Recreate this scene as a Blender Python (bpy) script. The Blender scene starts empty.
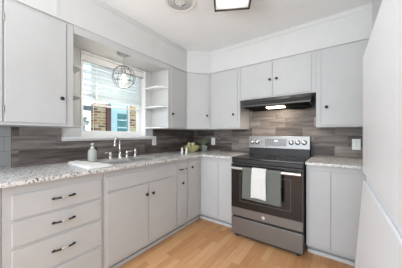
import bpy, bmesh, math, random
from mathutils import Vector, Matrix
random.seed(7)
S = bpy.context.scene
C = S.collection
R = math.radians

# ------------------------------------------------------------------ camera
cam_d = bpy.data.cameras.new('camera')
cam = bpy.data.objects.new('camera', cam_d)
C.objects.link(cam)
cam.location = (2.1017, -2.7069, 1.1721)
cam.rotation_euler = (R(90), 0, R(35.51))
cam_d.sensor_width = 36
cam_d.lens = 189.36 / 402 * 36
cam_d.shift_y = 1.34 / 402
cam_d.clip_start = 0.02
S.camera = cam

# ------------------------------------------------------------------ world and light
w = bpy.data.worlds.new('sky')
S.world = w
w.use_nodes = True
wn = w.node_tree
bg = wn.nodes['Background']
bg.inputs[0].default_value = (0.84, 0.93, 1.0, 1)
bg.inputs[1].default_value = 1.9

def area(name, loc, rot, sx, sy, power, col=(1, 1, 1), spread=180):
    d = bpy.data.lights.new(name, 'AREA')
    d.shape = 'RECTANGLE'
    d.size, d.size_y, d.energy, d.color = sx, sy, power, col
    d.spread = R(spread)
    o = bpy.data.objects.new(name, d)
    C.objects.link(o)
    o.location, o.rotation_euler = loc, rot
    return o
# added fill light behind the camera, standing in for unseen windows
area('rear_fill', (1.5, -4.9, 1.35), (R(90), 0, 0), 2.8, 2.0, 72, (0.87, 0.955, 1.06))
# added unseen fill aimed up at the ceiling to even out the room
area('ceiling_fill', (1.25, -3.45, 1.65), (R(180), 0, 0), .6, .6, 24, (0.98, 0.985, 0.985))
# sun high over the house, on the patio outside the window
sd_ = bpy.data.lights.new('sun', 'SUN'); sd_.energy = 3.0; sd_.angle = R(2); sd_.color = (1, .97, .92)
so_ = bpy.data.objects.new('sun', sd_); C.objects.link(so_)
so_.rotation_euler = Vector((-.5, -.25, -.85)).to_track_quat('-Z', 'Y').to_euler()

S.view_settings.view_transform = 'Standard'
S.view_settings.look = 'None'
S.view_settings.gamma = 1
S.view_settings.use_curve_mapping = False
S.view_settings.exposure = 0.06

# ------------------------------------------------------------------ materials
def new_mat(name, col=(.8, .8, .8), rough=.5, metal=0.0, spec=.5):
    m = bpy.data.materials.new(name)
    m.use_nodes = True
    b = m.node_tree.nodes['Principled BSDF']
    b.inputs['Base Color'].default_value = (*col, 1)
    b.inputs['Roughness'].default_value = rough
    b.inputs['Metallic'].default_value = metal
    b.inputs['Specular IOR Level'].default_value = spec
    return m
def N(m, t, **kw):
    n = m.node_tree.nodes.new(t)
    for k, v in kw.items():
        setattr(n, k, v)
    return n
def LK(m, a, b): m.node_tree.links.new(a, b)
def B(m): return m.node_tree.nodes['Principled BSDF']
def ramp(m, stops):
    r = N(m, 'ShaderNodeValToRGB')
    e = r.color_ramp.elements
    while len(e) < len(stops): e.new(0.5)
    for i, (p, c) in enumerate(stops):
        e[i].position = p
        e[i].color = (*c, 1)
    return r
def mottled(name, c1, c2, scale, rough=.5, metal=0.0, spec=.5, bump=0.0, stretch=(1, 1, 1)):
    m = new_mat(name, c1, rough, metal, spec)
    tc = N(m, 'ShaderNodeTexCoord'); mp = N(m, 'ShaderNodeMapping')
    mp.inputs['Scale'].default_value = stretch
    n = N(m, 'ShaderNodeTexNoise'); n.inputs['Scale'].default_value = scale; n.inputs['Detail'].default_value = 4
    r = ramp(m, [(.35, c1), (.65, c2)])
    LK(m, tc.outputs['Object'], mp.inputs[0]); LK(m, mp.outputs[0], n.inputs['Vector'])
    LK(m, n.outputs['Fac'], r.inputs[0]); LK(m, r.outputs[0], B(m).inputs['Base Color'])
    if bump:
        bp = N(m, 'ShaderNodeBump'); bp.inputs['Strength'].default_value = bump; bp.inputs['Distance'].default_value = .002
        LK(m, n.outputs['Fac'], bp.inputs['Height']); LK(m, bp.outputs[0], B(m).inputs['Normal'])
    return m

M = {}
M['paint'] = mottled('cabinet_paint', (.50, .505, .505), (.515, .52, .52), 6, .42, 0, .4)
M['wall'] = mottled('wall_paint', (.60, .605, .60), (.615, .62, .615), 8, .6, 0, .3)
M['ceil'] = mottled('ceiling_paint', (.83, .85, .855), (.845, .865, .87), 5, .8, 0, .2, .15)
M['trim'] = mottled('white_trim', (.80, .80, .80), (.82, .82, .82), 9, .4)
M['fridge'] = mottled('fridge_white', (.86, .885, .92), (.87, .895, .93), 30, .35, 0, .45)
M['gasket'] = mottled('grey_gasket', (.35, .35, .36), (.4, .4, .41), 20, .7)
M['black_metal'] = mottled('black_metal', (.018, .017, .016), (.028, .026, .025), 40, .4, .4)
M['matte_black'] = mottled('matte_black_filter', (.012, .012, .012), (.02, .02, .02), 60, .9, 0, .1)
M['bronze'] = mottled('dark_bronze', (.03, .026, .022), (.05, .042, .035), 60, .35, .7)
M['pewter'] = mottled('pale_pewter', (.55, .52, .44), (.66, .62, .53), 60, .35, .6)
M['chrome'] = mottled('chrome', (.72, .72, .72), (.78, .78, .78), 10, .14, 1)
M['nickel'] = mottled('brushed_nickel', (.33, .32, .30), (.42, .41, .39), 30, .35, .9)
M['wire'] = mottled('dark_nickel_wire', (.16, .155, .15), (.22, .215, .205), 30, .35, .8)
M['steel'] = mottled('brushed_steel', (.215, .212, .208), (.25, .247, .243), 14, .34, .85, .5, 0, (1, 1, 40))
M['slate'] = mottled('slate_steel', (.19, .175, .165), (.21, .195, .183), 14, .38, .55, .5, 0, (1, 1, 40))
M['sink'] = mottled('sink_steel', (.55, .55, .54), (.62, .62, .61), 20, .3, .85)
M['handle_steel'] = mottled('satin_handle_steel', (.58, .58, .575), (.64, .64, .635), 14, .3, .85)
M['hood_steel'] = mottled('dark_hood_steel', (.055, .053, .052), (.075, .072, .070), 14, .32, .6, .5, 0, (1, 1, 40))
M['black_glass'] = mottled('black_glass', (.012, .011, .011), (.016, .015, .015), 3, .08, 0, .6)
M['oven_glass'] = mottled('oven_glass', (.014, .012, .0115), (.019, .016, .015), 3, .12, 0, .4)
M['black_plastic'] = mottled('black_plastic', (.015, .015, .015), (.025, .025, .025), 30, .5)
M['display'] = mottled('display_panel', (.14, .145, .155), (.17, .175, .185), 50, .25)
M['white_plastic'] = mottled('white_plastic', (.82, .82, .80), (.85, .85, .83), 20, .35)
M['button_grey'] = mottled('button_grey', (.26, .265, .275), (.30, .305, .315), 50, .4)
M['slot'] = mottled('socket_slot', (.08, .08, .08), (.1, .1, .1), 20, .5)
M['ceramic'] = mottled('white_ceramic', (.84, .83, .80), (.87, .86, .83), 20, .25)
M['soap'] = mottled('soap_bottle_glaze', (.40, .415, .38), (.50, .515, .475), 35, .3)
M['towel_white'] = mottled('white_terry', (.66, .66, .645), (.72, .72, .705), 180, .95, 0, .1, .6)
M['towel_green'] = mottled('sage_cloth', (.135, .148, .128), (.165, .178, .158), 90, .95, 0, .1, .5, (1, 1, 6))
M['pot'] = mottled('grey_green_pot', (.30, .33, .29), (.38, .41, .36), 25, .6)
M['soil'] = mottled('potting_soil', (.03, .022, .015), (.06, .045, .03), 90, .95)
M['leaf'] = mottled('aloe_leaf', (.13, .175, .10), (.24, .28, .185), 25, .5)
M['bowl'] = mottled('olive_bowl', (.40, .38, .17), (.50, .47, .23), 15, .35)
M['fruit'] = mottled('pale_green_fruit', (.58, .60, .28), (.70, .69, .38), 30, .45)
M['stem'] = mottled('fruit_stem', (.10, .07, .03), (.16, .11, .05), 40, .8)
M['vinyl'] = mottled('white_vinyl', (.86, .87, .87), (.88, .89, .89), 20, .35)
M['door_blue'] = mottled('pale_blue_paint', (.50, .74, .80), (.55, .78, .84), 10, .5)
M['teal_glass'] = mottled('teal_window', (.05, .20, .23), (.09, .28, .30), 6, .15)
M['maroon'] = mottled('maroon_post', (.10, .035, .03), (.14, .05, .045), 20, .6)
M['gutter'] = mottled('grey_gutter', (.13, .15, .16), (.19, .21, .22), 15, .5)
M['concrete'] = mottled('pale_concrete', (.62, .62, .60), (.74, .74, .72), 4, .9)
M['planter'] = mottled('white_bloom', (.78, .79, .76), (.88, .88, .86), 30, .8)
M['shrub'] = mottled('grey_green_leaf', (.22, .27, .20), (.50, .53, .45), 14, .8)

# patio roof: translucent white panels
m = new_mat('translucent_patio_roof', (.86, .90, .92), .6)
tr = N(m, 'ShaderNodeBsdfTranslucent'); tr.inputs[0].default_value = (.92, .96, .98, 1)
mx = N(m, 'ShaderNodeMixShader'); mx.inputs[0].default_value = .65
out = m.node_tree.nodes['Material Output']
LK(m, B(m).outputs[0], mx.inputs[1]); LK(m, tr.outputs[0], mx.inputs[2]); LK(m, mx.outputs[0], out.inputs[0])
M['roof'] = m
m = new_mat('translucent_blind_slat', (.84, .87, .88), .45)
tr = N(m, 'ShaderNodeBsdfTranslucent'); tr.inputs[0].default_value = (.86, .91, .92, 1)
mx = N(m, 'ShaderNodeMixShader'); mx.inputs[0].default_value = .6
out = m.node_tree.nodes['Material Output']
LK(m, B(m).outputs[0], mx.inputs[1]); LK(m, tr.outputs[0], mx.inputs[2]); LK(m, mx.outputs[0], out.inputs[0])
M['blind'] = m

# clear glass for panes
def glass(name, tint=(1, 1, 1), refl=.06):
    m = bpy.data.materials.new(name); m.use_nodes = True
    nt = m.node_tree; nt.nodes.remove(nt.nodes['Principled BSDF'])
    t = N(m, 'ShaderNodeBsdfTransparent'); t.inputs[0].default_value = (*tint, 1)
    g = N(m, 'ShaderNodeBsdfGlossy'); g.inputs['Roughness'].default_value = .02
    x = N(m, 'ShaderNodeMixShader'); x.inputs[0].default_value = refl
    LK(m, t.outputs[0], x.inputs[1]); LK(m, g.outputs[0], x.inputs[2])
    LK(m, x.outputs[0], nt.nodes['Material Output'].inputs[0])
    return m
M['pane'] = glass('window_pane_glass', (.97, .985, .985), .03)
M['bulb_glass'] = glass('clear_bulb_glass', (.97, .97, .95), .12)

def emit(name, col, st):
    m = new_mat(name, col, .5)
    B(m).inputs['Emission Color'].default_value = (*col, 1)
    B(m).inputs['Emission Strength'].default_value = st
    return m
M['diffuser'] = emit('diffuser_added_glow', (1, .985, .96), .22)  # faint emission put into the lantern panel to set its tone
B(M['diffuser']).inputs['Base Color'].default_value = (.40, .40, .39, 1)
M['hood_lens'] = emit('lit_hood_lens', (1, .88, .70), 4.0)
M['bulb_lit'] = emit('lit_bulb', (1, .96, .88), .75)
M['clock'] = emit('clock_glow', (.45, .55, .6), .5)

# granite
m = new_mat('granite', (.6, .6, .6), .22)
tc = N(m, 'ShaderNodeTexCoord')
v1 = N(m, 'ShaderNodeTexVoronoi'); v1.inputs['Scale'].default_value = 130
n1 = N(m, 'ShaderNodeTexNoise'); n1.inputs['Scale'].default_value = 60; n1.inputs['Detail'].default_value = 6; n1.inputs['Roughness'].default_value = .7
n2 = N(m, 'ShaderNodeTexNoise'); n2.inputs['Scale'].default_value = 9; n2.inputs['Detail'].default_value = 4
r1 = ramp(m, [(.26, (.12, .12, .12)), (.35, (.42, .415, .41)), (.45, (.67, .67, .665)), (.62, (.78, .78, .775))])
r2 = ramp(m, [(0.0, (.16, .15, .14)), (.10, (.45, .43, .41)), (.20, (1, 1, 1)), (1, (1, 1, 1))])
r3 = ramp(m, [(.35, (.93, .915, .90)), (.65, (1, 1, 1))])
for x in (v1, n1, n2): LK(m, tc.outputs['Object'], x.inputs['Vector'])
LK(m, n1.outputs['Fac'], r1.inputs[0]); LK(m, n2.outputs['Fac'], r3.inputs[0])
sp = N(m, 'ShaderNodeSeparateColor'); LK(m, v1.outputs['Color'], sp.inputs[0]); LK(m, sp.outputs[0], r2.inputs[0])
a = N(m, 'ShaderNodeMix', data_type='RGBA', blend_type='MULTIPLY'); a.inputs[0].default_value = 1
b2 = N(m, 'ShaderNodeMix', data_type='RGBA', blend_type='MULTIPLY'); b2.inputs[0].default_value = 1
LK(m, r1.outputs[0], a.inputs[6]); LK(m, r2.outputs[0], a.inputs[7])
LK(m, a.outputs[2], b2.inputs[6]); LK(m, r3.outputs[0], b2.inputs[7])
LK(m, b2.outputs[2], B(m).inputs['Base Color'])
M['granite'] = m

# plank-look materials (brick texture gives the joints, stretched noise the grain)
def planks(name, axes, bw, rh, cols, grain_scale, joint, rough, off=.37, joint_size=.002, contrast=.5, shift=0.0, spread=.5):
    m = new_mat(name, cols[0], rough)
    tc = N(m, 'ShaderNodeTexCoord'); sx = N(m, 'ShaderNodeSeparateXYZ'); cb = N(m, 'ShaderNodeCombineXYZ')
    LK(m, tc.outputs['Object'], sx.inputs[0])
    ad = N(m, 'ShaderNodeMath', operation='ADD'); ad.inputs[1].default_value = shift
    LK(m, sx.outputs[axes[0]], ad.inputs[0])
    LK(m, ad.outputs[0], cb.inputs[0]); LK(m, sx.outputs[axes[1]], cb.inputs[1])
    br = N(m, 'ShaderNodeTexBrick'); br.offset = off; br.offset_frequency = 2; br.squash = 1
    br.inputs['Scale'].default_value = 1
    br.inputs['Brick Width'].default_value = bw; br.inputs['Row Height'].default_value = rh
    br.inputs['Mortar Size'].default_value = joint_size; br.inputs['Mortar Smooth'].default_value = .1
    br.inputs['Color1'].default_value = (0, 0, 0, 1); br.inputs['Color2'].default_value = (1, 1, 1, 1)
    br.inputs['Mortar'].default_value = (.5, .5, .5, 1)
    LK(m, cb.outputs[0], br.inputs['Vector'])
    # grain, offset per plank
    mp = N(m, 'ShaderNodeMapping'); mp.inputs['Scale'].default_value = (grain_scale[0], grain_scale[1], 1)
    LK(m, cb.outputs[0], mp.inputs[0])
    sc = N(m, 'ShaderNodeVectorMath', operation='SCALE'); sc.inputs['Scale'].default_value = 17
    LK(m, br.outputs['Color'], sc.inputs[0])
    av = N(m, 'ShaderNodeVectorMath', operation='ADD')
    LK(m, mp.outputs[0], av.inputs[0]); LK(m, sc.outputs[0], av.inputs[1])
    nz = N(m, 'ShaderNodeTexNoise'); nz.inputs['Scale'].default_value = 1; nz.inputs['Detail'].default_value = 5; nz.inputs['Roughness'].default_value = .65
    LK(m, av.outputs[0], nz.inputs['Vector'])
    f = N(m, 'ShaderNodeMix', data_type='FLOAT'); f.inputs[0].default_value = contrast
    sp = N(m, 'ShaderNodeSeparateColor'); LK(m, br.outputs['Color'], sp.inputs[0])
    mr = N(m, 'ShaderNodeMapRange'); mr.inputs['From Min'].default_value = .5 - spread; mr.inputs['From Max'].default_value = .5 + spread
    LK(m, nz.outputs['Fac'], mr.inputs['Value'])
    LK(m, sp.outputs[0], f.inputs[2]); LK(m, mr.outputs['Result'], f.inputs[3])
    rp = ramp(m, [(.2 + .6 * i / (len(cols) - 1), c) for i, c in enumerate(cols)])
    LK(m, f.outputs[0], rp.inputs[0])
    jm = N(m, 'ShaderNodeMix', data_type='RGBA'); jm.inputs[7].default_value = (*joint, 1)
    LK(m, br.outputs['Fac'], jm.inputs[0]); LK(m, rp.outputs[0], jm.inputs[6])
    LK(m, jm.outputs[2], B(m).inputs['Base Color'])
    B(m).inputs['Specular IOR Level'].default_value = .28
    return m
TILE = [(.030, .023, .019), (.086, .069, .060), (.160, .136, .122), (.265, .236, .217)]
M['tile_left'] = planks('wood_look_tile_left', (1, 2), .62, .1165, TILE, (2.6, 20), (.10, .09, .085), .42, .41, .0012, .58, .2, .24)
TILE_B = [(.045, .036, .030), (.105, .087, .076), (.18, .155, .138), (.28, .25, .228)]
M['tile_back'] = planks('wood_look_tile_back', (0, 2), .33, .1165, TILE_B, (2.6, 20), (.10, .09, .085), .42, .37, .0012, .55, .1, .24)
M['tile_grey'] = planks('grey_wood_look_tile', (1, 2), .30, .1165, [(.20, .20, .195), (.27, .27, .265), (.34, .34, .33)], (4, 30), (.13, .13, .13), .45, .5, .0015, .6)
M['floor'] = planks('oak_laminate', (1, 0), .46, .066,
                    [(.50, .235, .10), (.59, .30, .135), (.66, .365, .175), (.72, .43, .225)], (2.5, 40), (.36, .19, .095), .34, .43, .0007, .52)
M['brick'] = planks('tan_brick', (1, 2), .21, .075, [(.16, .06, .025), (.34, .19, .07), (.48, .31, .12), (.56, .44, .24)], (9, 20), (.55, .50, .42), .9, .5, .012, .3)

# ------------------------------------------------------------------ mesh helpers
class MB:
    def __init__(s): s.bm = bmesh.new()
    def box(s, x0, x1, y0, y1, z0, z1):
        v = [s.bm.verts.new(p) for p in ((x0, y0, z0), (x1, y0, z0), (x1, y1, z0), (x0, y1, z0), (x0, y0, z1), (x1, y0, z1), (x1, y1, z1), (x0, y1, z1))]
        for f in ((3, 2, 1, 0), (4, 5, 6, 7), (0, 1, 5, 4), (1, 2, 6, 5), (2, 3, 7, 6), (3, 0, 4, 7)):
            s.bm.faces.new([v[i] for i in f])
        return s
    def prism(s, poly, z0, z1):                     # poly: (x, y) counter-clockwise
        a = [s.bm.verts.new((x, y, z0)) for x, y in poly]; b = [s.bm.verts.new((x, y, z1)) for x, y in poly]
        s.bm.faces.new(a[::-1]); s.bm.faces.new(b)
        n = len(poly)
        for i in range(n): s.bm.faces.new((a[i], a[(i + 1) % n], b[(i + 1) % n], b[i]))
        return s
    def extr(s, poly, origin, u, v, depth):         # polygon in the plane (u, v), pushed along depth
        o, u, v, d = Vector(origin), Vector(u), Vector(v), Vector(depth)
        a = [s.bm.verts.new(o + u * p + v * q) for p, q in poly]; b = [s.bm.verts.new(o + u * p + v * q + d) for p, q in poly]
        s.bm.faces.new(a[::-1]); s.bm.faces.new(b)
        n = len(poly)
        for i in range(n): s.bm.faces.new((a[i], a[(i + 1) % n], b[(i + 1) % n], b[i]))
        return s
    def lathe(s, prof, c=(0, 0, 0), seg=28, axis='Z', cap=True):
        def P(r, h, t):
            x, y = r * math.cos(t), r * math.sin(t)
            if axis == 'Z': q = (x, y, h)
            elif axis == 'X': q = (h, x, y)
            else: q = (x, h, y)
            return (q[0] + c[0], q[1] + c[1], q[2] + c[2])
        rings = []
        for r, h in prof:
            if r < 1e-5: rings.append([s.bm.verts.new(P(0, h, 0))])
            else: rings.append([s.bm.verts.new(P(r, h, 2 * math.pi * k / seg)) for k in range(seg)])
        for A, Bq in zip(rings, rings[1:]):
            for k in range(seg):
                k2 = (k + 1) % seg
                if len(A) == 1 and len(Bq) == 1: continue
                if len(A) == 1: s.bm.faces.new((A[0], Bq[k], Bq[k2]))
                elif len(Bq) == 1: s.bm.faces.new((A[k], A[k2], Bq[0]))
                else: s.bm.faces.new((A[k], A[k2], Bq[k2], Bq[k]))
        if cap:
            for q in (rings[0], rings[-1]):
                if len(q) > 1: s.bm.faces.new(q)
        return s
    def tube(s, pts, rad, seg=12, closed=False):
        pts = [Vector(p) for p in pts]; n = len(pts)
        rad = rad if isinstance(rad, (list, tuple)) else [rad] * n
        rings = []; up = None
        for i, p in enumerate(pts):
            if closed: t = pts[(i + 1) % n] - pts[i - 1]
            else: t = pts[min(i + 1, n - 1)] - pts[max(i - 1, 0)]
            t.normalize()
            if up is None:
                up = Vector((0, 0, 1)) if abs(t.z) < .9 else Vector((1, 0, 0))
            up = (up - t * up.dot(t)).normalized(); sd = t.cross(up)
            rings.append([s.bm.verts.new(p + (up * math.cos(a) + sd * math.sin(a)) * rad[i]) for a in [2 * math.pi * k / seg for k in range(seg)]])
        for i in range(n if closed else n - 1):
            A, Bq = rings[i], rings[(i + 1) % n]
            for k in range(seg): s.bm.faces.new((A[k], A[(k + 1) % seg], Bq[(k + 1) % seg], Bq[k]))
        if not closed:
            s.bm.faces.new(rings[0][::-1]); s.bm.faces.new(rings[-1])
        return s
    def ball(s, c, r, scale=(1, 1, 1), seg=20, rings=12, rot=None):
        mt = Matrix.Translation(c) @ (rot.to_matrix().to_4x4() if rot else Matrix()) @ Matrix.Diagonal((*scale, 1))
        bmesh.ops.create_uvsphere(s.bm, u_segments=seg, v_segments=rings, radius=r, matrix=mt)
        return s
    def xform(s, mt): s.bm.transform(mt); return s

def wloc(o):
    l = Vector((0, 0, 0))
    while o: l += Vector(o.location); o = o.parent
    return l
def link(name, mb, mat, parent=None, bev=0.0, smooth=False, local=False, loc=None):
    """one mesh object; vertices are given in world space unless local=True"""
    bmesh.ops.recalc_face_normals(mb.bm, faces=mb.bm.faces)
    me = bpy.data.meshes.new(name)
    o = bpy.data.objects.new(name, me)
    C.objects.link(o)
    if parent: o.parent = parent
    if loc is not None: o.location = loc
    if not local: mb.bm.transform(Matrix.Translation(-wloc(o)))
    mb.bm.to_mesh(me); mb.bm.free()
    me.materials.append(M[mat] if isinstance(mat, str) else mat)
    if smooth:
        for p in me.polygons: p.use_smooth = True
    if bev:
        b = o.modifiers.new('bevel', 'BEVEL'); b.width = bev; b.segments = 2; b.limit_method = 'ANGLE'; b.angle_limit = R(40)
    return o
def tag(o, label, cat, group=None):
    o['label'] = label; o['category'] = cat
    if group: o['group'] = group
    return o
def thing(name, label, cat, loc=(0, 0, 0), rotz=0, group=None):
    o = bpy.data.objects.new(name, None); C.objects.link(o)
    o.location = loc; o.rotation_euler = (0, 0, rotz); o.empty_display_size = .05
    return tag(o, label, cat, group)
def struct(name, mb, mat, parent=None, bev=0.0):
    o = link(name, mb, mat, parent, bev)
    if not parent: o['kind'] = 'structure'
    return o
def copy_tree(o, parent=None):
    c = o.copy(); C.objects.link(c)
    if parent: c.parent = parent
    for ch in [x for x in S.objects if x.parent == o]: copy_tree(ch, c)
    return c

ZS, ZC = 2.087, 2.411         # soffit underside, ceiling
DU, DB = .333, .61            # front planes of wall and base cabinets
W = 2.379                     # right wall
WT = .14                      # thickness of the window wall

# ------------------------------------------------------------------ room shell
struct('floor', MB().box(-.1, 3.1, -5.2, .1, -.05, 0), 'floor')
struct('ceiling', MB().box(-WT, 3.1, -5.2, .1, ZC, ZC + .06), 'ceil')
WY0, WY1, WZ0, WZ1 = -1.855, -1.055, 1.158, 2.034
wl = struct('wall_left', MB().box(-WT, 0, -5.2, WY0, 0, ZC).box(-WT, 0, WY1, .1, 0, ZC).box(-WT, 0, WY0, WY1, 0, WZ0).box(-WT, 0, WY0, WY1, WZ1, ZC), 'wall')
wb = struct('wall_back', MB().box(0, W + .1, 0, .1, 0, ZC), 'wall')
wr = struct('wall_right', MB().box(W, W + .1, -1.05, 0, 0, ZC).box(W + .1, 3.0, -1.05, -.95, 0, ZC).box(3.0, 3.1, -5.2, -.95, 0, ZC), 'wall')
# wood look tile between counter and wall cabinets
T = .008
link('backsplash_tile', MB().box(0, T, -2.359, -2.022, .9145, 1.24).box(0, T, -2.022, -.93, .9145, 1.118).box(0, T, -.93, 0, .9145, 1.258), 'tile_left', wl)
link('grey_tile', MB().box(0, T, -3.1, -2.361, .9145, 1.24), 'tile_grey', wl)
link('backsplash_tile', MB().box(T, W, -T, 0, .9145, 1.258).box(1.055, 1.92, -T, 0, 1.258, 1.63), 'tile_back', wb)
# soffit boxed above the wall cabinets, with the diagonal corner
q = .5798
struct('trim_1', MB().prism([(0, -4.2), (DU, -4.2), (DU, -q), (q, -DU), (W, -DU), (W, 0), (0, 0)], ZS, ZC), 'wall')
# thin cover strip under the ceiling and shadow strip along the bottom of the soffit
def run_strip(name, z0, z1, off, mat):
    e = off
    return struct(name, MB().prism([(DU, -4.2), (DU + e, -4.2), (DU + e, -q - e * .414), (q + e * .414, -DU - e), (W, -DU - e), (W, -DU), (q, -DU), (DU, -q)], z0, z1), mat)
run_strip('trim_2', ZC - .05, ZC - .0005, .004, 'wall')
run_strip('trim_3', ZS + .0005, ZS + .012, .006, 'wall')
# board joints on the soffit face (narrow cover strips)
jb = MB()
for y in (-2.16, -1.20): jb.box(DU, DU + .0025, y - .012, y + .012, ZS + .013, ZC - .051)
for x in (.60, 1.73): jb.box(x - .012, x + .012, -DU - .0025, -DU, ZS + .013, ZC - .051)
struct('trim_4', jb, 'wall')

# shoe moulding at the foot of the base cabinets
struct('baseboard_left', MB().prism([(.505, -3.1), (.525, -3.1), (.533, -3.1), (.533, -.533), (.505, -.505)], 0, .036), 'wall', bev=.004)
struct('baseboard_back', MB().prism([(.5335, -.533), (1.085, -.533), (1.085, -.505), (.506, -.505)], 0, .036).box(1.868, 2.375, -.533, -.505, 0, .036), 'wall', bev=.004)

# window: casing, jambs, two sashes
w1 = struct('window_1', MB().box(-WT + .002, .006, WY0 + .0005, WY0 + .010, WZ0, WZ1).box(-WT + .002, .006, WY1 - .010, WY1 - .0005, WZ0, WZ1)
            .box(-WT + .002, .006, WY0 + .010, WY1 - .010, WZ1 - .010, WZ1 - .0005).box(-WT + .002, -.0005, WY0 + .010, WY1 - .010, WZ0 + .0005, WZ0 + .008), 'trim')
a0, a1, b0, b1 = WY0 + .011, WY1 - .011, WZ0 + .009, WZ1 - .011
link('sash', MB().box(-.125, -.085, a0, a0 + .05, b0, b1).box(-.125, -.085, a1 - .045, a1, b0, b1).box(-.125, -.085, a0 + .05, a1 - .045, b0, b0 + .055)
     .box(-.125, -.085, a0 + .05, a1 - .045, b1 - .04, b1).box(-.12, -.09, a0 + .05, a1 - .045, 1.60, 1.63), 'vinyl', w1)
link('window_pane', MB().box(-.107, -.103, a0 + .045, a1 - .04, b0 + .05, 1.605).box(-.107, -.103, a0 + .045, a1 - .04, 1.625, b1 - .035), 'pane', w1)
link('window_sill', MB().box(0, .075, -2.02, -.935, 1.138, 1.158).box(0, .022, -2.02, -.945, 1.118, 1.138), 'trim', w1, .003)

# boxed-in valance and underside over the sink
struct('trim_5', MB().box(.313, DU - .001, -2.041, -.956, 2.022, ZS).box(0.0, .313, -2.041, -.956, 2.044, ZS), 'paint')

# ------------------------------------------------------------------ hardware
def knob(p, n, parent):
    """round dark knob at p, n = outward direction"""
    mb = MB().lathe([(.005, 0), (.005, .012), (.013, .016), (.0155, .021), (.014, .026), (.007, .029), (0, .0295)], seg=18)
    qz = Vector((0, 0, 1)).rotation_difference(Vector(n))
    mb.xform(Matrix.Translation(p) @ qz.to_matrix().to_4x4())
    return link('knob', mb, 'bronze', parent, smooth=True)
def hinge(p, parent, along):
    mb = MB().tube([Vector(p) - Vector((0, 0, .024)), Vector(p) + Vector((0, 0, .024))], .0035, 8)
    return link('hinge', mb, 'nickel', parent)
def pull(x, yc, z, parent, L=.115):
    """bow pull on a drawer front facing +x"""
    pts, rad = [], []
    for i in range(13):
        t = i / 12 * 2 - 1
        pts.append((x + .006 + .017 * (1 - t * t) ** .5 if abs(t) < 1 else x + .004, yc + t * L / 2, z + .002 * (1 - t * t)))
        rad.append(.0065 - .0015 * abs(t))
    mb = MB().tube(pts, rad, 10)
    for sgn in (-1, 1):
        mb.ball((x + .0055, yc + sgn * L / 2, z), .0095, (.55, 1.25, .9), 12, 8)
    o = link('handle', mb, 'bronze', parent, smooth=True)
    g = MB().tube([(p[0], p[1], p[2]) for p in pts[4:9]], .0076, 10)
    gp = link('grip', g, 'pewter', o, smooth=True)
    gp['label'] = 'pale middle of the drawer handle'
    return o
def front(name, mb, parent): return link(name, mb, 'paint', parent, .004)

# ------------------------------------------------------------------ base cabinets, left run (doors face +x)
def base_left(label, y0, y1, items, end=False):
    t = thing('base_cabinet', label, 'cabinet', (.3, (y0 + y1) / 2, 0))
    g = .0015
    mb = MB().box(.02, DB - .009, y0 + g, y1 - g, .10, .76 if 'sink' in label else .8885).box(.02, .50, y0 + g, y1 - g, 0, .10)
    if 'sink' in label: mb.box(DB - .05, DB - .009, y0 + g, y1 - g, .76, .8885)
    link('carcass', mb, 'paint', t, .001)
    for it in items:
        kind, a, b, z0, z1 = it[:5]
        o = front(kind, MB().box(DB - .0088, DB, a, b, z0, z1), t)
        for h in it[5:]:
            if h[0] == 'pull': pull(DB, h[1], h[2], o)
            else: knob((DB, h[1], h[2]), (1, 0, 0), o)
    return t
base_left('pale grey base cabinet at the frame edge left of the drawer stack', -3.1, -2.497,
          [('door', -3.08, -2.515, .125, .835)])
base_left('pale grey base cabinet with a stack of bow handled drawers under the folded towel', -2.497, -1.935,
          [('drawer', -2.457, -1.952, .686, .830, ('pull', -2.205, .762)), ('drawer', -2.457, -1.952, .527, .668, ('pull', -2.205, .604)),
           ('drawer', -2.457, -1.952, .318, .508, ('pull', -2.205, .422)), ('drawer', -2.457, -1.952, .125, .300, ('pull', -2.205, .215))])
base_left('pale grey wide base cabinet under the sink with two knobbed doors', -1.935, -1.082,
          [('false_front', -1.910, -1.095, .715, .835), ('door', -1.910, -1.497, .125, .702, ('knob', -1.530, .605)),
           ('door', -1.489, -1.095, .125, .702, ('knob', -1.452, .602))])
base_left('narrow pale grey base cabinet with one small drawer between the sink and the corner', -1.082, -.892,
          [('drawer', -1.070, -.905, .715, .835, ('pull', -.985, .768)), ('door', -1.070, -.905, .125, .702, ('knob', -1.003, .607))])

# corner unit: L-shaped carcass, one door on each leg
t = thing('corner_cabinet', 'pale grey corner base cabinet with a tall knobbed door left of the range', 'cabinet', (.3, -.3, 0))
link('carcass', MB().prism([(.02, -.890), (DB - .009, -.890), (DB - .009, -DB + .009), (1.092, -DB + .009), (1.092, -.02), (.02, -.02)], .10, .8885)
     .prism([(.02, -.890), (.50, -.890), (.50, -.50), (1.092, -.50), (1.092, -.02), (.02, -.02)], 0, .10), 'paint', t, .001)
o = front('door', MB().box(DB - .0088, DB, -.875, -.660, .125, .835), t); knob((DB, -.825, .771), (1, 0, 0), o)
front('door', MB().box(.640, .871, -DB, -DB + .0088, .125, .835), t)
front('door', MB().box(.882, 1.080, -DB, -DB + .0088, .125, .835), t)

t = thing('base_cabinet', 'pale grey base cabinet with two plain doors between the range and the refrigerator', 'cabinet', (2.12, -.3, 0))
link('carcass', MB().box(1.864, 2.376, -DB + .009, -.02, .10, .8885).box(1.864, 2.376, -.50, -.02, 0, .10), 'paint', t, .001)
front('door', MB().box(1.885, 2.060, -DB, -DB + .0088, .125, .835), t)
front('door', MB().box(2.069, 2.366, -DB, -DB + .0088, .125, .835), t)

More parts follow.
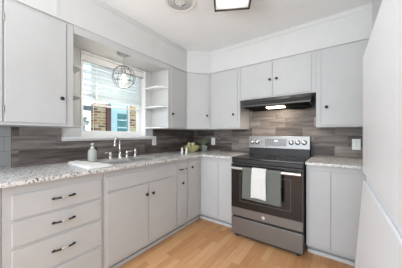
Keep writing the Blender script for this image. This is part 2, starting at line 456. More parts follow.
# ------------------------------------------------------------------ countertops
sy = [(-1.765, -1.475), (-1.425, -1.125)]    # two bowls
sx0, sx1 = .235, .510
ct = MB()
ct.prism([(.009, -3.1), (.64, -3.1), (.64, sy[0][0]), (.009, sy[0][0])], .889, .914)
ct.box(.009, sx0, sy[0][0], sy[1][1], .889, .914).box(sx1, .64, sy[0][0], sy[1][1], .889, .914)
ct.box(sx0, sx1, sy[0][1], sy[1][0], .889, .914)
ct.prism([(.009, sy[1][1]), (.64, sy[1][1]), (.64, -.64), (1.098, -.64), (1.098, -.009), (.009, -.009)], .889, .914)
tag(link('countertop', ct, 'granite'), 'speckled grey and white granite countertop running under the window and around the corner', 'countertop')
tag(link('countertop', MB().box(1.858, 2.376, -.64, -.009, .889, .914), 'granite', None, .003), 'short speckled granite countertop between the range and the refrigerator', 'countertop')

# sink: two bowls hung in the openings
t = thing('sink', 'stainless steel double bowl sink set into the granite below the window', 'sink', (.37, -1.445, .76))
for (a, b) in sy:
    mb = MB(); e = .012
    x0, x1, y0, y1 = sx0 - .001, sx1 + .001, a - .001, b + .001
    # rim lip on the counter and tapered walls with rounded floor
    def loop(ins, z): return [mb.bm.verts.new(p) for p in ((x0 + ins, y0 + ins, z), (x1 - ins, y0 + ins, z), (x1 - ins, y1 - ins, z), (x0 + ins, y1 - ins, z))]
    L = [loop(-.014, .9145), loop(-.013, .9175), loop(.004, .9175), loop(.010, .905), loop(.018, .79), loop(.045, .772)]
    for A, Bq in zip(L, L[1:]):
        for k in range(4): mb.bm.faces.new((A[k], A[(k + 1) % 4], Bq[(k + 1) % 4], Bq[k]))
    mb.bm.faces.new(L[-1])
    bo = link('bowl', mb, 'sink', t)
    link('drain', MB().lathe([(.0, .7725), (.04, .7725), (.042, .776), (.03, .7745), (.0, .774)], ((x0 + x1) / 2, (a + b) / 2, 0), 20), 'chrome', bo, smooth=True)

# faucet
t = thing('faucet', 'chrome gooseneck faucet with two lever handles and side sprayer behind the sink', 'faucet', (.105, -1.495, .914))
fx, fy = .105, -1.495
mb = MB().lathe([(.030, .9142), (.030, .92), (.022, .928), (.017, .945), (.019, .952), (.014, .96), (.0125, .985)], (fx, fy, 0), 20)
link('base', mb, 'chrome', t, smooth=True)
pts = [(fx, fy, .97), (fx, fy, 1.02), (fx, fy, 1.075)]
dirv = Vector((.42, -.91, 0)).normalized()
for i in range(1, 12):
    a = math.pi * i / 11
    r_ = .043
    c = Vector((fx, fy, 1.098)) + dirv * r_
    pts.append(c + (-dirv * math.cos(a) + Vector((0, 0, 1)) * math.sin(a)) * r_)
pts.append(pts[-1] + Vector((0, 0, -.022)))
sp = link('spout', MB().tube(pts, [.0115] * (len(pts) - 1) + [.0115], 14), 'chrome', t, smooth=True)
link('aerator', MB().lathe([(.014, -.028), (.0155, -.026), (.0155, 0), (.0125, .004)], Vector(pts[-1]), 16), 'chrome', sp, smooth=True)
for y, sg in ((-1.605, -1), (-1.405, 1)):
    mb = MB().lathe([(.024, .9142), (.024, .92), (.016, .93), (.014, .955), (.018, .962), (.0165, .982), (.009, .992), (0, .994)], (.105, y, 0), 18)
    h = link('handle', mb, 'chrome', t, smooth=True)
    link('lever', MB().tube([(.105, y, .978), (.112, y + sg * .03, .984), (.122, y + sg * .068, .988)], [.007, .0062, .0075], 10), 'chrome', h, smooth=True)
mb = MB().lathe([(.021, .9142), (.021, .92), (.014, .932), (.012, .95), (.015, .965), (.016, .99), (.012, 1.006), (.006, 1.012), (0, 1.012)], (.105, -1.292, 0), 18)
link('sprayer', mb, 'chrome', t, smooth=True)

# ------------------------------------------------------------------ wall cabinets
ZU = 1.262
def upper_carcass(t, mb): return link('carcass', mb, 'paint', t, .001)
t = thing('wall_cabinet', 'large pale grey wall cabinet left of the window with a knobbed door', 'cabinet', (.16, -2.5, 1.243))
upper_carcass(t, MB().box(.001, DU - .009, -3.05, -2.043, 1.243, ZS - .0005))
o = front('door', MB().box(DU - .0088, DU, -2.445, -2.094, 1.262, 2.068), t)
knob((DU, -2.128, 1.462), (1, 0, 0), o); hinge((DU + .002, -2.449, 1.95), o, 0); hinge((DU + .002, -2.449, 1.345), o, 0)
front('door', MB().box(DU - .0088, DU, -3.0, -2.453, 1.262, 2.068), t)
front('face_frame', MB().box(DU - .0089, DU - .006, -2.090, -2.043, 1.243, 2.085), t)

def shelf_poly(y0, sg, L=.135):     # clipped shelf tip; y0 = cabinet side, sg = direction away from the cabinet
    P = [(.001, y0), (.001, y0 + sg * L)]
    for k in range(9):
        a = math.pi / 2 * k / 8
        P.append((.20 + .115 * math.sin(a), y0 + sg * (.02 + (L - .02) * math.cos(a))))
    P.append((.325, y0))
    return P if sg < 0 else P[::-1]
# open end shelves; part of the neighbouring cabinets' ends
for zi in (1.243, 1.500, 1.755):
    link('end_shelf', MB().prism(shelf_poly(-2.0425, 1, .095), zi, zi + .016), 'paint', t, .002)

t = thing('wall_cabinet', 'narrow pale grey wall cabinet right of the window carrying open rounded end shelves', 'cabinet', (.16, -.77, ZU))
upper_carcass(t, MB().box(.001, DU - .009, -.953, -q + .003, ZU, ZS - .0005))
o = front('door', MB().box(DU - .0088, DU, -.905, -.615, ZU + .012, 2.068), t); knob((DU, -.888, 1.456), (1, 0, 0), o)
front('face_frame', MB().box(DU - .0089, DU - .006, -.953, -.908, ZU, 2.085), t)
for zi in (ZU, 1.532, 1.782):
    link('end_shelf', MB().prism(shelf_poly(-.9535, -1), zi, zi + .016), 'trim', t, .002)

t = thing('wall_cabinet', 'pale grey diagonal wall cabinet filling the corner above the fruit bowl', 'cabinet', (.3, -.3, ZU))
s2 = .009 * .7071
upper_carcass(t, MB().prism([(.001, -q + .0045), (DU - s2, -q + .0045), (q - .0045, -DU + s2), (q - .0045, -.001), (.001, -.001)], ZU, ZS - .0005))
e = Vector((1, 1, 0)).normalized(); n = Vector((1, -1, 0)).normalized()
A = Vector((DU, -q, 0)); ln = (Vector((q, -DU, 0)) - A).length
o = front('door', MB().extr([(.022, ZU + .012), (ln - .022, ZU + .012), (ln - .022, 2.068), (.022, 2.068)], A - n * .0088 - n * .0, e, (0, 0, 1), n * .0088), t)
knob(A + e * (ln - .055) + Vector((0, 0, 1.462)), n, o)

t = thing('wall_cabinet', 'pale grey single door wall cabinet above the potted plant and left of the range hood', 'cabinet', (.8, -.16, ZU))
upper_carcass(t, MB().box(q - .003, 1.050, -DU + .009, -.001, ZU, ZS - .0005))
o = front('door', MB().box(.605, 1.012, -DU, -DU + .0088, ZU + .012, 2.068), t); knob((.957, -DU, 1.458), (0, -1, 0), o)
front('face_frame', MB().box(1.015, 1.050, -DU + .006, -DU + .0089, ZU, 2.085), t)

t = thing('wall_cabinet', 'short pale grey two door wall cabinet directly above the range hood', 'cabinet', (1.49, -.16, 1.635))
upper_carcass(t, MB().box(1.0515, 1.9245, -DU + .009, -.001, 1.637, ZS - .0005))
o = front('door', MB().box(1.075, 1.470, -DU, -DU + .0088, 1.652, 2.068), t); knob((1.443, -DU, 1.853), (0, -1, 0), o)
o = front('door', MB().box(1.477, 1.886, -DU, -DU + .0088, 1.652, 2.068), t); knob((1.522, -DU, 1.853), (0, -1, 0), o)

t = thing('wall_cabinet', 'pale grey wall cabinet between the range hood and the white refrigerator', 'cabinet', (2.15, -.16, ZU))
upper_carcass(t, MB().box(1.926, 2.377, -DU + .009, -.001, 1.258, ZS - .0005))
o = front('door', MB().box(1.972, 2.340, -DU, -DU + .0088, 1.274, 2.068), t); knob((2.020, -DU, 1.467), (0, -1, 0), o)
front('face_frame', MB().box(1.926, 1.968, -DU + .006, -DU + .0089, 1.258, 2.085), t)

# ------------------------------------------------------------------ range hood
t = thing('range_hood', 'dark steel under-cabinet range hood with a lit lamp above the range', 'range hood', (1.49, -.2, 1.53))
hx0, hx1 = 1.105, 1.880
link('hood_body', MB().extr([(-.012, 1.635), (-.012, 1.520), (-.345, 1.532), (-.385, 1.532), (-.392, 1.548), (-.352, 1.600), (-.345, 1.635)], (hx0, 0, 0), (0, 1, 0), (0, 0, 1), (hx1 - hx0, 0, 0)), 'hood_steel', t, .003)
link('front_lip', MB().box(hx0 - .001, hx1 + .001, -.400, -.3925, 1.532, 1.550), 'hood_steel', t, .002)
link('grease_filter', MB().extr([(-.375, 1.5315), (-.02, 1.5195), (-.02, 1.5155), (-.375, 1.5275)], (1.125, 0, 0), (0, 1, 0), (0, 0, 1), (.735, 0, 0)), 'matte_black', t)
link('fan_cover', MB().lathe([(.135, 1.519), (.13, 1.505), (.10, 1.494), (0, 1.490)], (1.735, -.19, 0), 28), 'matte_black', t, smooth=True)
ll = link('lamp_lens', MB().box(1.40, 1.605, -.355, -.255, 1.504, 1.522), 'hood_lens', t, .006)
link('switch', MB().box(1.66, 1.69, -.3555, -.349, 1.606, 1.622).box(1.70, 1.73, -.3555, -.349, 1.606, 1.622), 'black_plastic', t)
area('hood_lamp', (1.50, -.30, 1.497), (R(20), 0, 0), .18, .07, 4.2, (1, .84, .68))

# ------------------------------------------------------------------ range
rx0, rx1, ry = 1.106, 1.850, -.705
t = thing('range', 'stainless steel freestanding electric range with black glass cooktop and towels on its door', 'range', (1.478, -.38, 0))
link('body', MB().box(rx0, rx1, -.655, -.05, .05, .900), 'black_metal', t, .002)
link('cooktop', MB().box(rx0 - .004, rx1 + .004, -.690, -.145, .9005, .918), 'black_glass', t, .004)
link('front_rail', MB().box(rx0, rx1, -.690, -.656, .856, .900), 'black_metal', t, .004)
for (bx, by, br_) in ((1.30, -.53, .105), (1.66, -.53, .085), (1.30, -.27, .075), (1.66, -.27, .095)):
    link('burner_ring', MB().lathe([(br_, .9181), (br_, .9187), (br_ - .004, .9187), (br_ - .004, .9181)], (bx, by, 0), 36, cap=False), 'slot', t)
bgd = link('backguard', MB().extr([(-.05, .9005), (-.144, .9005), (-.144, 1.006), (-.150, 1.006), (-.135, 1.158), (-.05, 1.158)], (rx0 + .0, 0, 0), (0, 1, 0), (0, 0, 1), (rx1 - rx0, 0, 0)), 'black_metal', t, .003)
def gy(z): return -.150 + (z - 1.006) / .152 * .015
link('control_panel', MB().extr([(gy(1.004), 1.004), (gy(1.004) - .006, 1.004), (gy(1.160) - .006, 1.160), (gy(1.160), 1.160)], (rx0 - .001, 0, 0), (0, 1, 0), (0, 0, 1), (rx1 - rx0 + .002, 0, 0)), 'steel', t, .002)
y_ = gy(1.08) - .0065
dp = link('display', MB().extr([(gy(1.035) - .0062, 1.035), (gy(1.035) - .0078, 1.035), (gy(1.128) - .0078, 1.128), (gy(1.128) - .0062, 1.128)], (1.330, 0, 0), (0, 1, 0), (0, 0, 1), (.265, 0, 0)), 'display', t)
link('clock', MB().box(1.445, 1.490, gy(1.1) - .0086, gy(1.1) - .0079, 1.092, 1.110), 'clock', dp)
bt = MB()
for i in range(3):
    for k in range(8):
        if 3 <= k <= 4 and i == 2: continue
        bt.box(1.345 + k * .030, 1.363 + k * .030, gy(1.05 + i * .02) - .0085, gy(1.05 + i * .02) - .0079, 1.046 + i * .021, 1.054 + i * .021)
link('buttons', bt, 'button_grey', dp)
for kx in (1.155, 1.222, 1.650, 1.722, 1.792):
    mb = MB().lathe([(.030, 0), (.030, .004), (.024, .007), (.0215, .026), (.018, .029), (0, .0295)], seg=24)
    qz = Vector((0, 0, 1)).rotation_difference(Vector((0, -1, .1)))
    mb.xform(Matrix.Translation((kx, gy(1.083) - .006, 1.083)) @ qz.to_matrix().to_4x4())
    k = link('control_knob', mb, 'chrome', t, smooth=True)
    link('pointer', MB().box(kx - .0035, kx + .0035, gy(1.083) - .039, gy(1.083) - .0345, 1.068, 1.102), 'steel', k)
link('indicator_light', MB().lathe([(.007, 0), (.007, .004), (0, .005)], (0, 0, 0), 12).xform(Matrix.Translation((1.285, y_, 1.083)) @ Matrix.Rotation(R(90), 4, 'X')), 'slot', t)
# oven door: slate frame around black glass
od = link('oven_door', MB().box(rx0 + .002, rx1 - .002, ry, -.657, .258, .848), 'slate', t, .004)
link('door_glass', MB().box(rx0 + .004, rx1 - .004, ry - .004, ry - .0003, .352, .846), 'oven_glass', od, .001)
link('window_border', MB().box(1.215, 1.745, ry - .0055, ry - .0042, .43, .435).box(1.215, 1.745, ry - .0055, ry - .0042, .735, .74).box(1.215, 1.22, ry - .0055, ry - .0042, .435, .735).box(1.74, 1.745, ry - .0055, ry - .0042, .435, .735), 'slot', od)
hb = MB().tube([(rx0 + .012, ry - .052, .806), (rx0 + .2, ry - .056, .806), (rx1 - .2, ry - .056, .806), (rx1 - .012, ry - .052, .806)], .0155, 16)
for hx in (rx0 + .028, rx1 - .028): hb.box(hx - .012, hx + .012, ry - .050, ry - .0045, .796, .816)
link('handle', hb, 'handle_steel', od, smooth=False)
# round maker's badge: pale disc with a raised ring and two curled strokes
mb = MB().lathe([(.017, 0), (.017, .0018), (.0, .002)], seg=28).xform(Matrix.Translation((1.478, ry - .0003, .302)) @ Matrix.Rotation(R(90), 4, 'X'))
bd = link('badge', mb, 'white_plastic', od)
bd['label'] = 'round pale badge on the oven door frame'
em = MB()
def arc(cx_, cz_, r_, a0, a1, rad=.0008, nn=16, closed=False):
    em.tube([(1.478 + cx_ + r_ * math.cos(R(a0 + (a1 - a0) * i / nn)), ry - .0026, .302 + cz_ + r_ * math.sin(R(a0 + (a1 - a0) * i / nn))) for i in range(nn + (0 if closed else 1))], rad, 6, closed)
arc(0, 0, .0148, 0, 360, .0008, 28, True)
arc(-.0045, .001, .0045, 20, 330); arc(.005, .0035, .003, -90, 200); arc(.005, -.003, .0036, -160, 110)
arc(-.0045, -.006, .003, 60, 240)
link('emblem', em, 'slot', bd)
link('drawer', MB().box(rx0 + .002, rx1 - .002, ry, -.657, .048, .236), 'slate', t, .004)
link('drawer_gap', MB().box(rx0 + .006, rx1 - .006, -.672, -.657, .2365, .2575), 'black_plastic', t)
for lx in (rx0 + .05, rx1 - .05):
    for ly in (-.64, -.1):
        link('foot', MB().lathe([(.02, 0), (.02, .012), (.012, .014), (.012, .0495)], (lx, ly, 0), 14), 'black_plastic', t)
link('toe_panel', MB().box(rx0 + .02, rx1 - .02, -.655, -.645, .010, .0495), 'black_plastic', t)

# ------------------------------------------------------------------ towels on the oven handle
def drape(x0, x1, zf, zb, r_, amp, seed, base=0.0):
    """cloth folded over the handle bar: long front fall, short back fall, with thickness"""
    rnd = random.Random(seed)
    cy, cz = ry - .056, .806
    prof = []
    nF = 22
    for i in range(nF + 1): prof.append((cy - r_, zf + (cz - zf) * i / nF, 1 - i / nF))
    for i in range(1, 9):
        a = math.pi * i / 9; prof.append((cy - r_ * math.cos(a), cz + r_ * math.sin(a), 0))
    for i in range(9): prof.append((cy + r_, cz - (cz - zb) * i / 8, 0))
    nx = 26; ph = rnd.random() * 6
    mb = MB(); g = []
    for i in range(nx + 1):
        u = i / nx; x = x0 + (x1 - x0) * u; row = []
        for (y, z, f) in prof:
            wv = amp * f * (math.sin(u * 9.5 + ph) * .6 + math.sin(u * 19 + ph * 2) * .4 - 1.0) - base * min(1, f * 4)
            row.append(mb.bm.verts.new((x + (u - .5) * .012 * f, y + wv, z + .004 * f * math.sin(u * 5 + ph))))
        g.append(row)
    for i in range(nx):
        for j in range(len(prof) - 1): mb.bm.faces.new((g[i][j], g[i + 1][j], g[i + 1][j + 1], g[i][j + 1]))
    return mb
o = link('towel', drape(1.277, 1.668, .488, .66, .0185, .006, 1), 'towel_green', smooth=True)
s = o.modifiers.new('thick', 'SOLIDIFY'); s.thickness = .003; s.offset = 0
tag(o, 'sage grey-green towel hanging over the oven door handle', 'towel')
o = link('towel', drape(1.383, 1.528, .522, .70, .0235, .002, 2, .012).xform(Matrix.Translation((0, -.002, .0))), 'towel_white', smooth=True)
s = o.modifiers.new('thick', 'SOLIDIFY'); s.thickness = .004; s.offset = 0
tag(o, 'narrow white towel hanging over the middle of the sage towel on the oven door', 'towel')

# ------------------------------------------------------------------ refrigerator (faces -x)
t = thing('refrigerator', 'large white refrigerator at the right edge with a recessed handle between its doors', 'refrigerator', (2.6, -1.56, 0))
fy0, fy1, fx = -2.03, -1.09, 2.242
link('body', MB().box(fx + .062, 2.96, fy0 + .004, fy1 - .004, .03, 1.677), 'fridge', t, .008)
link('gasket', MB().box(fx + .055, fx + .0615, fy0 + .02, fy1 - .02, .06, 1.667), 'gasket', t)
# upper door with soft edges; its lower edge curls into the handle recess
o = link('upper_door', MB().extr([(fx + .054, .932), (fx + .020, .932), (fx + .004, .926), (fx, .938), (fx, 1.684), (fx + .054, 1.684)], (0, fy0, 0), (1, 0, 0), (0, 0, 1), (0, fy1 - fy0, 0)), 'fridge', t)
b = o.modifiers.new('bevel', 'BEVEL'); b.width = .016; b.segments = 4; b.limit_method = 'ANGLE'; b.angle_limit = R(50)
o = link('lower_door', MB().extr([(fx + .054, .876), (fx + .016, .876), (fx + .010, .884), (fx + .002, .882), (fx - .058, .05), (fx + .054, .05)], (0, fy0, 0), (1, 0, 0), (0, 0, 1), (0, fy1 - fy0, 0)), 'fridge', t)
b = o.modifiers.new('bevel', 'BEVEL'); b.width = .010; b.segments = 3; b.limit_method = 'ANGLE'; b.angle_limit = R(50)
link('handle_recess', MB().box(fx + .016, fx + .054, fy0 + .03, fy1 - .012, .864, .936), 'fridge', t, .004)
for ly in (fy0 + .06, fy1 - .06):
    for lx in (fx + .1, 2.9): link('foot', MB().lathe([(.02, 0), (.02, .0295)], (lx, ly, 0), 12), 'black_plastic', t)

# ------------------------------------------------------------------ outlets
def outlet(label, p, nrm, toggles):
    t = thing('wall_outlet', label, 'outlet', p)
    P = Vector(p); nn = Vector(nrm); sd = Vector((0, 0, 1)).cross(nn)
    def bx(name, s0, s1, z0, z1, d0, d1, mat, par, bev=0):
        mb = MB().extr([(s0, z0), (s1, z0), (s1, z1), (s0, z1)], P + nn * d0, sd, (0, 0, 1), nn * (d1 - d0))
        return link(name, mb, mat, par, bev)
    bx('plate', -.037, .037, -.060, .060, .0002, .006, 'white_plastic', t, .002)
    for zz in (.021, -.021):
        f = bx('socket', -.017, .017, zz - .015, zz + .015, .0062, .0085, 'white_plastic', t, .001)
        mb = MB()
        for ss in (-.006, .006):
            mb.extr([(ss - .0012, zz - .003), (ss + .0012, zz - .003), (ss + .0012, zz + .006), (ss - .0012, zz + .006)], P + nn * .0086, sd, (0, 0, 1), nn * .0004)
        link('slots', mb, 'slot', f)
    link('screw', MB().ball(P + nn * .0062, .003, (1, 1, 1), 8, 6), 'steel', t)
outlet('white wall outlet on the dark tile just right of the window sill', (T, -.915, 1.092), (1, 0, 0), 0)
outlet('white wall outlet on the back tile between the potted plant and the range', (.428, -T, 1.072), (0, -1, 0), 0)
outlet('white wall outlet on the tile beside the refrigerator edge', (2.283, -T, 1.072), (0, -1, 0), 0)

# ------------------------------------------------------------------ things on the counter
CT = .9142
t = thing('soap_dispenser', 'pale grey-green soap pump bottle beside the sink in front of the window', 'soap dispenser', (.15, -1.812, CT))
t.scale = (1, 1, 1.08)
link('bottle', MB().lathe([(0, 0), (.034, 0), (.038, .004), (.039, .02), (.039, .088), (.036, .100), (.024, .112), (.016, .116), (.015, .122), (0, .122)], (0, 0, 0), 28), 'soap', t, smooth=True, local=True)
link('collar', MB().lathe([(.017, .1205), (.017, .132), (.010, .134), (0, .134)], (0, 0, 0), 18), 'ceramic', t, smooth=True, local=True)
link('pump', MB().tube([(0, 0, .134), (0, 0, .158)], .0045, 10).lathe([(0, .156), (.013, .156), (.014, .162), (.011, .167), (0, .168)], (0, 0, 0), 16).tube([(0, 0, .162), (.018, -.014, .163), (.032, -.026, .158)], [.006, .0055, .0045], 10), 'ceramic', t, smooth=True, local=True)

# folded towel: two layers with a rounded fold
def folded():
    mb = MB()
    pts = [(.129, -2.018), (.070, -1.905), (.605, -1.862), (.585, -2.045)]
    nx, ny = 22, 10
    top, bot = [], []
    def P(u, v):
        a = Vector(pts[0]).lerp(Vector(pts[3]), u); b = Vector(pts[1]).lerp(Vector(pts[2]), u)
        return a.lerp(b, v)
    for i in range(nx + 1):
        u = i / nx; rt, rb = [], []
        for j in range(ny + 1):
            v = j / ny; p = P(u, v)
            ed = min(1, min(v, 1 - v) * 8 + .35) * min(1, min(u, 1 - u) * 12 + .45)
            h = .021 * ed + .0018 * math.sin(u * 17 + v * 3) + .0015 * math.sin(v * 11 + u * 5)
            rt.append(mb.bm.verts.new((p.x, p.y, CT + max(h, .003)))); rb.append(mb.bm.verts.new((p.x, p.y, CT + .0004)))
        top.append(rt); bot.append(rb)
    for i in range(nx):
        for j in range(ny):
            mb.bm.faces.new((top[i][j], top[i + 1][j], top[i + 1][j + 1], top[i][j + 1]))
            mb.bm.faces.new((bot[i][j], bot[i][j + 1], bot[i + 1][j + 1], bot[i + 1][j]))
    for i in range(nx):
        mb.bm.faces.new((top[i][0], bot[i][0], bot[i + 1][0], top[i + 1][0])); mb.bm.faces.new((top[i][ny], top[i + 1][ny], bot[i + 1][ny], bot[i][ny]))
    for j in range(ny):
        mb.bm.faces.new((top[0][j], top[0][j + 1], bot[0][j + 1], bot[0][j])); mb.bm.faces.new((top[nx][j], bot[nx][j], bot[nx][j + 1], top[nx][j + 1]))
    return mb
tag(link('folded_towel', folded(), 'towel_white', smooth=True), 'white folded towel lying flat on the granite left of the sink', 'towel')

# shakers
def shaker(label, x, y):
    t = thing('shaker', label, 'shaker', (x, y, CT), 0, 'white shakers near the corner')
    link('body', MB().lathe([(0, 0), (.017, 0), (.0185, .003), (.0165, .03), (.014, .055), (.0145, .060)], (0, 0, 0), 18), 'ceramic', t, smooth=True, local=True)
    link('cap', MB().lathe([(.0150, .0605), (.0155, .066), (.012, .078), (.006, .083), (0, .084)], (0, 0, 0), 18), 'ceramic', t, smooth=True, local=True)
shaker('white shaker on the granite, the one nearer the window', .319, -.673)
shaker('white shaker on the granite, the one nearer the fruit bowl', .360, -.625)

# bowl of fruit
bx, by = .27, -.385
t = thing('fruit_bowl', 'olive yellow bowl heaped with fruit in the corner', 'bowl', (bx, by, CT))
link('bowl_body', MB().lathe([(0, 0), (.055, 0), (.058, .006), (.085, .025), (.118, .055), (.136, .088), (.140, .092), (.132, .092), (.112, .060), (.080, .032), (.05, .016), (0, .013)], (0, 0, 0), 36), 'bowl', t, smooth=True, local=True)
link('foot_ring', MB().lathe([(.052, .0), (.056, .0), (.0585, .0058), (.0575, .0062)], (0, 0, 0), 28, cap=False), 'bowl', t, smooth=True, local=True)
fr = []
for k in range(7):
    a = k * 2 * math.pi / 7 + .3
    fr.append((.080 * math.cos(a), .080 * math.sin(a), .077 + .003 * (k % 2)))
fr += [(.002, .002, .060), (.036, -.026, .120), (-.036, -.022, .121), (.002, .042, .120)]
proto = None
for i, (dx, dy, dz) in enumerate(fr):
    if proto is None:
        proto = link('fruit', MB().lathe([(0, -.027), (.012, -.026), (.024, -.017), (.0275, -.003), (.025, .010), (.018, .021), (.010, .026), (0, .028)], (0, 0, 0), 18), 'fruit', smooth=True, local=True)
        link('stem', MB().tube([(0, 0, .026), (.002, .001, .033), (.005, .002, .038)], [.0022, .002, .0024], 8), 'stem', proto, local=True)
        f = proto
    else: f = copy_tree(proto)
    f.location = (bx + dx, by + dy, CT + dz)
    f.rotation_euler = (random.uniform(-.7, .7), random.uniform(-.7, .7), random.uniform(0, 6))
    tag(f, 'pale yellow-green fruit heaped in the olive bowl in the corner', 'fruit', 'fruit in the olive bowl')

# potted plant
t = thing('potted_plant', 'small spiky green plant in a ribbed grey-green pot beside the fruit bowl', 'plant', (.335, -.150, CT))
mb = MB(); prof = [(0, 0), (.066, 0), (.070, .004), (.080, .10), (.084, .104), (.084, .126), (.076, .128), (.074, .112), (0, .112)]
pb = link('pot', MB().lathe(prof, (0, 0, 0), 32), 'pot', t, smooth=True, local=True)
rb = MB()
for k in range(16):
    a = 2 * math.pi * k / 16
    rb.tube([(.0712 * math.cos(a), .0712 * math.sin(a), .006), (.0798 * math.cos(a), .0798 * math.sin(a), .098)], .0035, 6)
link('ribs', rb, 'pot', pb, local=True)
link('soil', MB().lathe([(0, .1125), (.0735, .1125), (.0735, .117), (0, .121)], (0, 0, 0), 24), 'soil', t, local=True)
t.scale = (.70, .70, .72)
rnd = random.Random(3)
for k in range(13):
    a = k * 2.399 + .3; tilt = .18 + .42 * (k / 12); L_ = .185 - .045 * (k / 12) * rnd.random() + .02 * rnd.random()
    pts, rad = [], []
    for i in range(9):
        s_ = i / 8
        rr = .015 + L_ * s_ * math.sin(tilt) * (1 + .55 * s_)
        pts.append((rr * math.cos(a), rr * math.sin(a), .116 + L_ * s_ * math.cos(tilt * (1 + .25 * s_))))
        rad.append(.0125 * (1 - s_) ** .7 + .0014)
    link('leaf', MB().tube(pts, rad, 8), 'leaf', t, smooth=True, local=True)

# ------------------------------------------------------------------ pendant over the sink
px, py = .265, -1.545
t = thing('pendant_lamp', 'small wire globe pendant lamp with a lit bulb hanging over the sink', 'pendant lamp', (px, py, 2.044))
zt = 2.0438
link('canopy', MB().lathe([(0, zt), (.066, zt), (.068, zt - .006), (.062, zt - .018), (.02, zt - .022), (0, zt - .022)], (px, py, 0), 30), 'nickel', t, smooth=True)
link('rod', MB().tube([(px, py, zt - .021), (px, py, 1.885)], .0035, 10), 'nickel', t)
gc, gr = 1.792, .116
link('socket', MB().lathe([(0, 1.89), (.008, 1.888), (.016, 1.875), (.017, 1.828), (.013, 1.826), (0, 1.826)], (px, py, 0), 20), 'nickel', t, smooth=True)
cg = MB()
for k in range(4):
    a = math.pi * k / 4
    cg.tube([(px + gr * math.cos(b_) * math.cos(a), py + gr * math.cos(b_) * math.sin(a), gc + gr * math.sin(b_)) for b_ in [2 * math.pi * i / 40 for i in range(40)]], .0030, 6, True)
for hz in (0, .055, -.055):
    rr = math.sqrt(gr * gr - hz * hz)
    cg.tube([(px + rr * math.cos(b_), py + rr * math.sin(b_), gc + hz) for b_ in [2 * math.pi * i / 40 for i in range(40)]], .0030, 6, True)
link('wire_globe', cg, 'wire', t, smooth=True)
link('finial', MB().ball((px, py, gc - gr - .004), .007, (1, 1, 1.2), 12, 8), 'nickel', t, smooth=True)
link('bulb', MB().lathe([(.012, 1.826), (.016, 1.812), (.030, 1.792), (.035, 1.772), (.031, 1.752), (.018, 1.738), (0, 1.734)], (px, py, 0), 24), 'bulb_lit', t, smooth=True)
pl = bpy.data.lights.new('pendant_bulb', 'POINT'); pl.energy = 5.0; pl.color = (1, .93, .82); pl.shadow_soft_size = .05
plo = bpy.data.objects.new('pendant_bulb', pl); C.objects.link(plo); plo.location = (px, py, 1.70)

# ------------------------------------------------------------------ ceiling lantern
A0 = Vector((1.202, -1.234, 0)); e1 = Vector((.273, .148, 0)).normalized(); e2 = Vector((e1.y, -e1.x, 0))
Ls = .311
cen = A0 + e1 * Ls / 2 + e2 * Ls / 2
ang = math.atan2(e1.y, e1.x)
t = thing('ceiling_lantern', 'square black framed ceiling light with a white diffuser given an added glow', 'ceiling light', (cen.x, cen.y, ZC), ang)
hf = Ls / 2; th = .011
fr_ = MB()
zb_, zt_ = -.118, -.002
for zz in ((zb_, zb_ + th),):
    fr_.box(-hf, hf, -hf, -hf + th, *zz).box(-hf, hf, hf - th, hf, *zz).box(-hf, -hf + th, -hf + th, hf - th, *zz).box(hf - th, hf, -hf + th, hf - th, *zz)
for sx_ in (-1, 1):
    for sy_ in (-1, 1):
        xa = hf - th if sx_ > 0 else -hf; ya = hf - th if sy_ > 0 else -hf
        fr_.box(xa, xa + th, ya, ya + th, zb_ + th, -.022)
link('frame', fr_, 'black_metal', t, local=True)
link('ceiling_plate', MB().box(-hf, hf, -hf, hf, -.022, -.0005), 'black_metal', t, local=True)
link('diffuser', MB().box(-hf + .013, hf - .013, -hf + .013, hf - .013, -.108, -.0225), 'diffuser', t, local=True, bev=.006)

ld = bpy.data.lights.new('lantern_fill', 'POINT'); ld.energy = 4.5; ld.color = (1, .95, .86); ld.shadow_soft_size = .04  # added fill light just below the lantern frame, out of view
lo = bpy.data.objects.new('lantern_fill', ld); C.objects.link(lo); lo.location = (cen.x, cen.y, ZC - .165)

# ------------------------------------------------------------------ round ceiling vent
vx, vy, vr = .930, -1.398, .150
t = thing('ceiling_vent', 'round white ceiling air vent with concentric rings', 'vent', (vx, vy, ZC))
link('flange', MB().lathe([(vr, ZC - .0005), (vr, ZC - .004), (vr - .006, ZC - .009), (vr - .022, ZC - .012), (vr - .026, ZC - .008), (vr - .026, ZC - .0005)], (vx, vy, 0), 48, cap=False), 'white_plastic', t, smooth=True)
link('duct_opening', MB().lathe([(0, ZC - .0006), (vr - .024, ZC - .0006), (vr - .024, ZC - .002), (0, ZC - .002)], (vx, vy, 0), 40), 'slot', t)
for r_ in (.113, .0965, .080, .0635):
    link('ring', MB().lathe([(r_ + .009, ZC - .006), (r_ + .0095, ZC - .008), (r_ - .003, ZC - .016), (r_ - .005, ZC - .013)], (vx, vy, 0), 44, cap=True if False else False), 'white_plastic', t, smooth=True)
for k in range(5):
    yy = -.036 + k * .018; hw = math.sqrt(.052 ** 2 - yy ** 2)
    link('fin', MB().box(vx - hw, vx + hw, vy + yy - .0025, vy + yy + .0025, ZC - .016, ZC - .003), 'white_plastic', t)
link('damper_lever', MB().box(vx - .004, vx + .004, vy - .005, vy + .005, ZC - .034, ZC - .017), 'white_plastic', t)

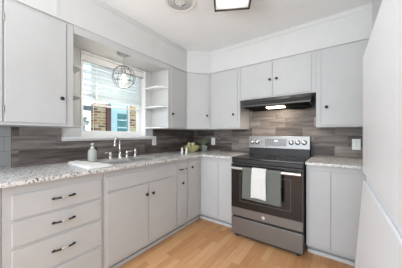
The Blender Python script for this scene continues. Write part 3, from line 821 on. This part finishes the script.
# ------------------------------------------------------------------ window blind
t = thing('window_blind', 'white horizontal slat blind lowered over the upper half of the window', 'blind', (-.05, -1.45, WZ1))
y0, y1 = WY0 + .125, WY1 - .052
link('head_rail', MB().box(-.078, -.030, WY0 + .012, WY1 - .012, 1.955, 2.020), 'vinyl', t, .003)
link('tilt_rod', MB().tube([(-.026, WY0 + .014, 1.944), (-.026, WY1 - .014, 1.944)], .005, 10), 'nickel', t)
sl = MB(); z = 1.925
ta = R(-60)
dx, dz = .0235 * math.cos(ta), .0235 * math.sin(ta)
while z > 1.545:
    sl.extr([(-dx, -dz), (dx, dz), (dx + .001, dz + .0026), (.003, .0045), (-dx + .001, -dz + .0026)], (-.052, y0, z), (1, 0, 0), (0, 0, 1), (0, y1 - y0, 0))
    z -= .0425
link('slats', sl, 'blind', t)
link('bottom_rail', MB().box(-.074, -.034, y0, y1, 1.496, 1.514), 'vinyl', t, .003)
for yy in (y0 + .05, y1 - .05):
    link('ladder_tape', MB().box(-.0335, -.0325, yy - .005, yy + .005, 1.514, 1.955), 'vinyl', t)
link('pull_cord', MB().tube([(-.03, y0 + .012, 1.95), (-.03, y0 + .012, 1.20)], .0022, 6), 'vinyl', t)

# ------------------------------------------------------------------ outside the window
struct('ground', MB().box(-8, -WT - .005, -6, 6, -.25, -.2), 'concrete')
t = thing('patio_cover', 'white ribbed patio cover outside the window above the neighbouring wall', 'patio cover', (-1.6, 0, 2.2))
link('roof_panel', MB().extr([(-.16, 2.40), (-2.9, 2.11), (-2.9, 2.09), (-.16, 2.38)], (0, -3.2, 0), (1, 0, 0), (0, 0, 1), (0, 5.4, 0)), 'roof', t)
for k in range(9):
    xx = -.35 - k * .31; zz = 2.38 - (-.12 - xx) / 2.88 * .30
    link('batten', MB().box(xx - .03, xx + .03, -3.2, 2.2, zz - .05, zz - .002), 'vinyl', t)
for yy in (-3.0, 2.0): link('post', MB().box(-2.97, -2.89, yy - .04, yy + .04, -.2, 2.05), 'vinyl', t)

t = thing('brick_house', 'tan brick house front with pale blue door seen through the kitchen window', 'house', (-3.3, .4, -.2))
link('brick_wall', MB().box(-3.250, -3.000, -0.290, -0.020, -0.200, 2.020).box(-3.250, -3.000, 0.680, 2.650, -0.200, 2.150).box(-3.250, -3.000, -0.020, 0.680, 2.120, 2.200), 'brick', t)
link('post', MB().box(-3.080, -2.960, -0.015, 0.112, -0.200, 2.020), 'maroon', t)
d = link('door', MB().box(-3.100, -3.020, 0.116, 0.650, -0.200, 2.110), 'door_blue', t)
link('door_pane', MB().box(-3.019, -3.012, 0.330, 0.622, 1.050, 1.800), 'teal_glass', d)
link('pane_bars', MB().box(-3.011, -3.005, 0.330, 0.622, 1.380, 1.420).box(-3.011, -3.005, 0.330, 0.622, 1.600, 1.630), 'door_blue', d)
link('door_casing', MB().box(-3.010, -2.960, 0.650, 0.680, -0.200, 2.110), 'vinyl', t)
t = thing('carport_beam', 'dark grey beam outside the left side of the window', 'beam', (-3.0, -1.5, 1.8))
link('beam', MB().box(-3.06, -2.98, -2.6, -.36, 1.80, 1.92), 'gutter', t)
for yy in (-2.5, -1.5): link('post', MB().box(-3.06, -2.98, yy - .04, yy + .04, -.2, 1.80), 'gutter', t)
struct('wall_patio', MB().box(-3.6, -3.5, -4.5, -.36, -.2, 1.28), 'concrete')
rnd = random.Random(11)
for i, (yy, hh) in enumerate(((-.57, 1.62), (-1.12, 1.50))):
    t = thing('shrub', ('pale flowering shrub outside the window beside the brick wall', 'second pale flowering shrub outside, farther from the brick wall')[i], 'shrub', (-3.2, yy, -.2))
    fol = MB(); blo = MB()
    for k in range(150):
        r_ = .24 * rnd.random() ** .5; a = rnd.random() * 6.28; zz = .35 + rnd.random() * (hh - .15)
        c = (r_ * math.cos(a) * .6, r_ * math.sin(a), zz)
        tgt = blo if k % 2 else fol
        tgt.ball(c, .035 + .025 * rnd.random(), (1, 1, .6), 6, 4, Matrix.Rotation(rnd.random() * 3, 3, 'X').to_euler())
    link('foliage', fol, 'shrub', t, local=True); link('blossom', blo, 'planter', t, local=True)
    link('trunk', MB().tube([(0, 0, 0), (.01, .01, .5), (0, 0, 1.0)], [.03, .025, .015], 8), 'stem', t, local=True)
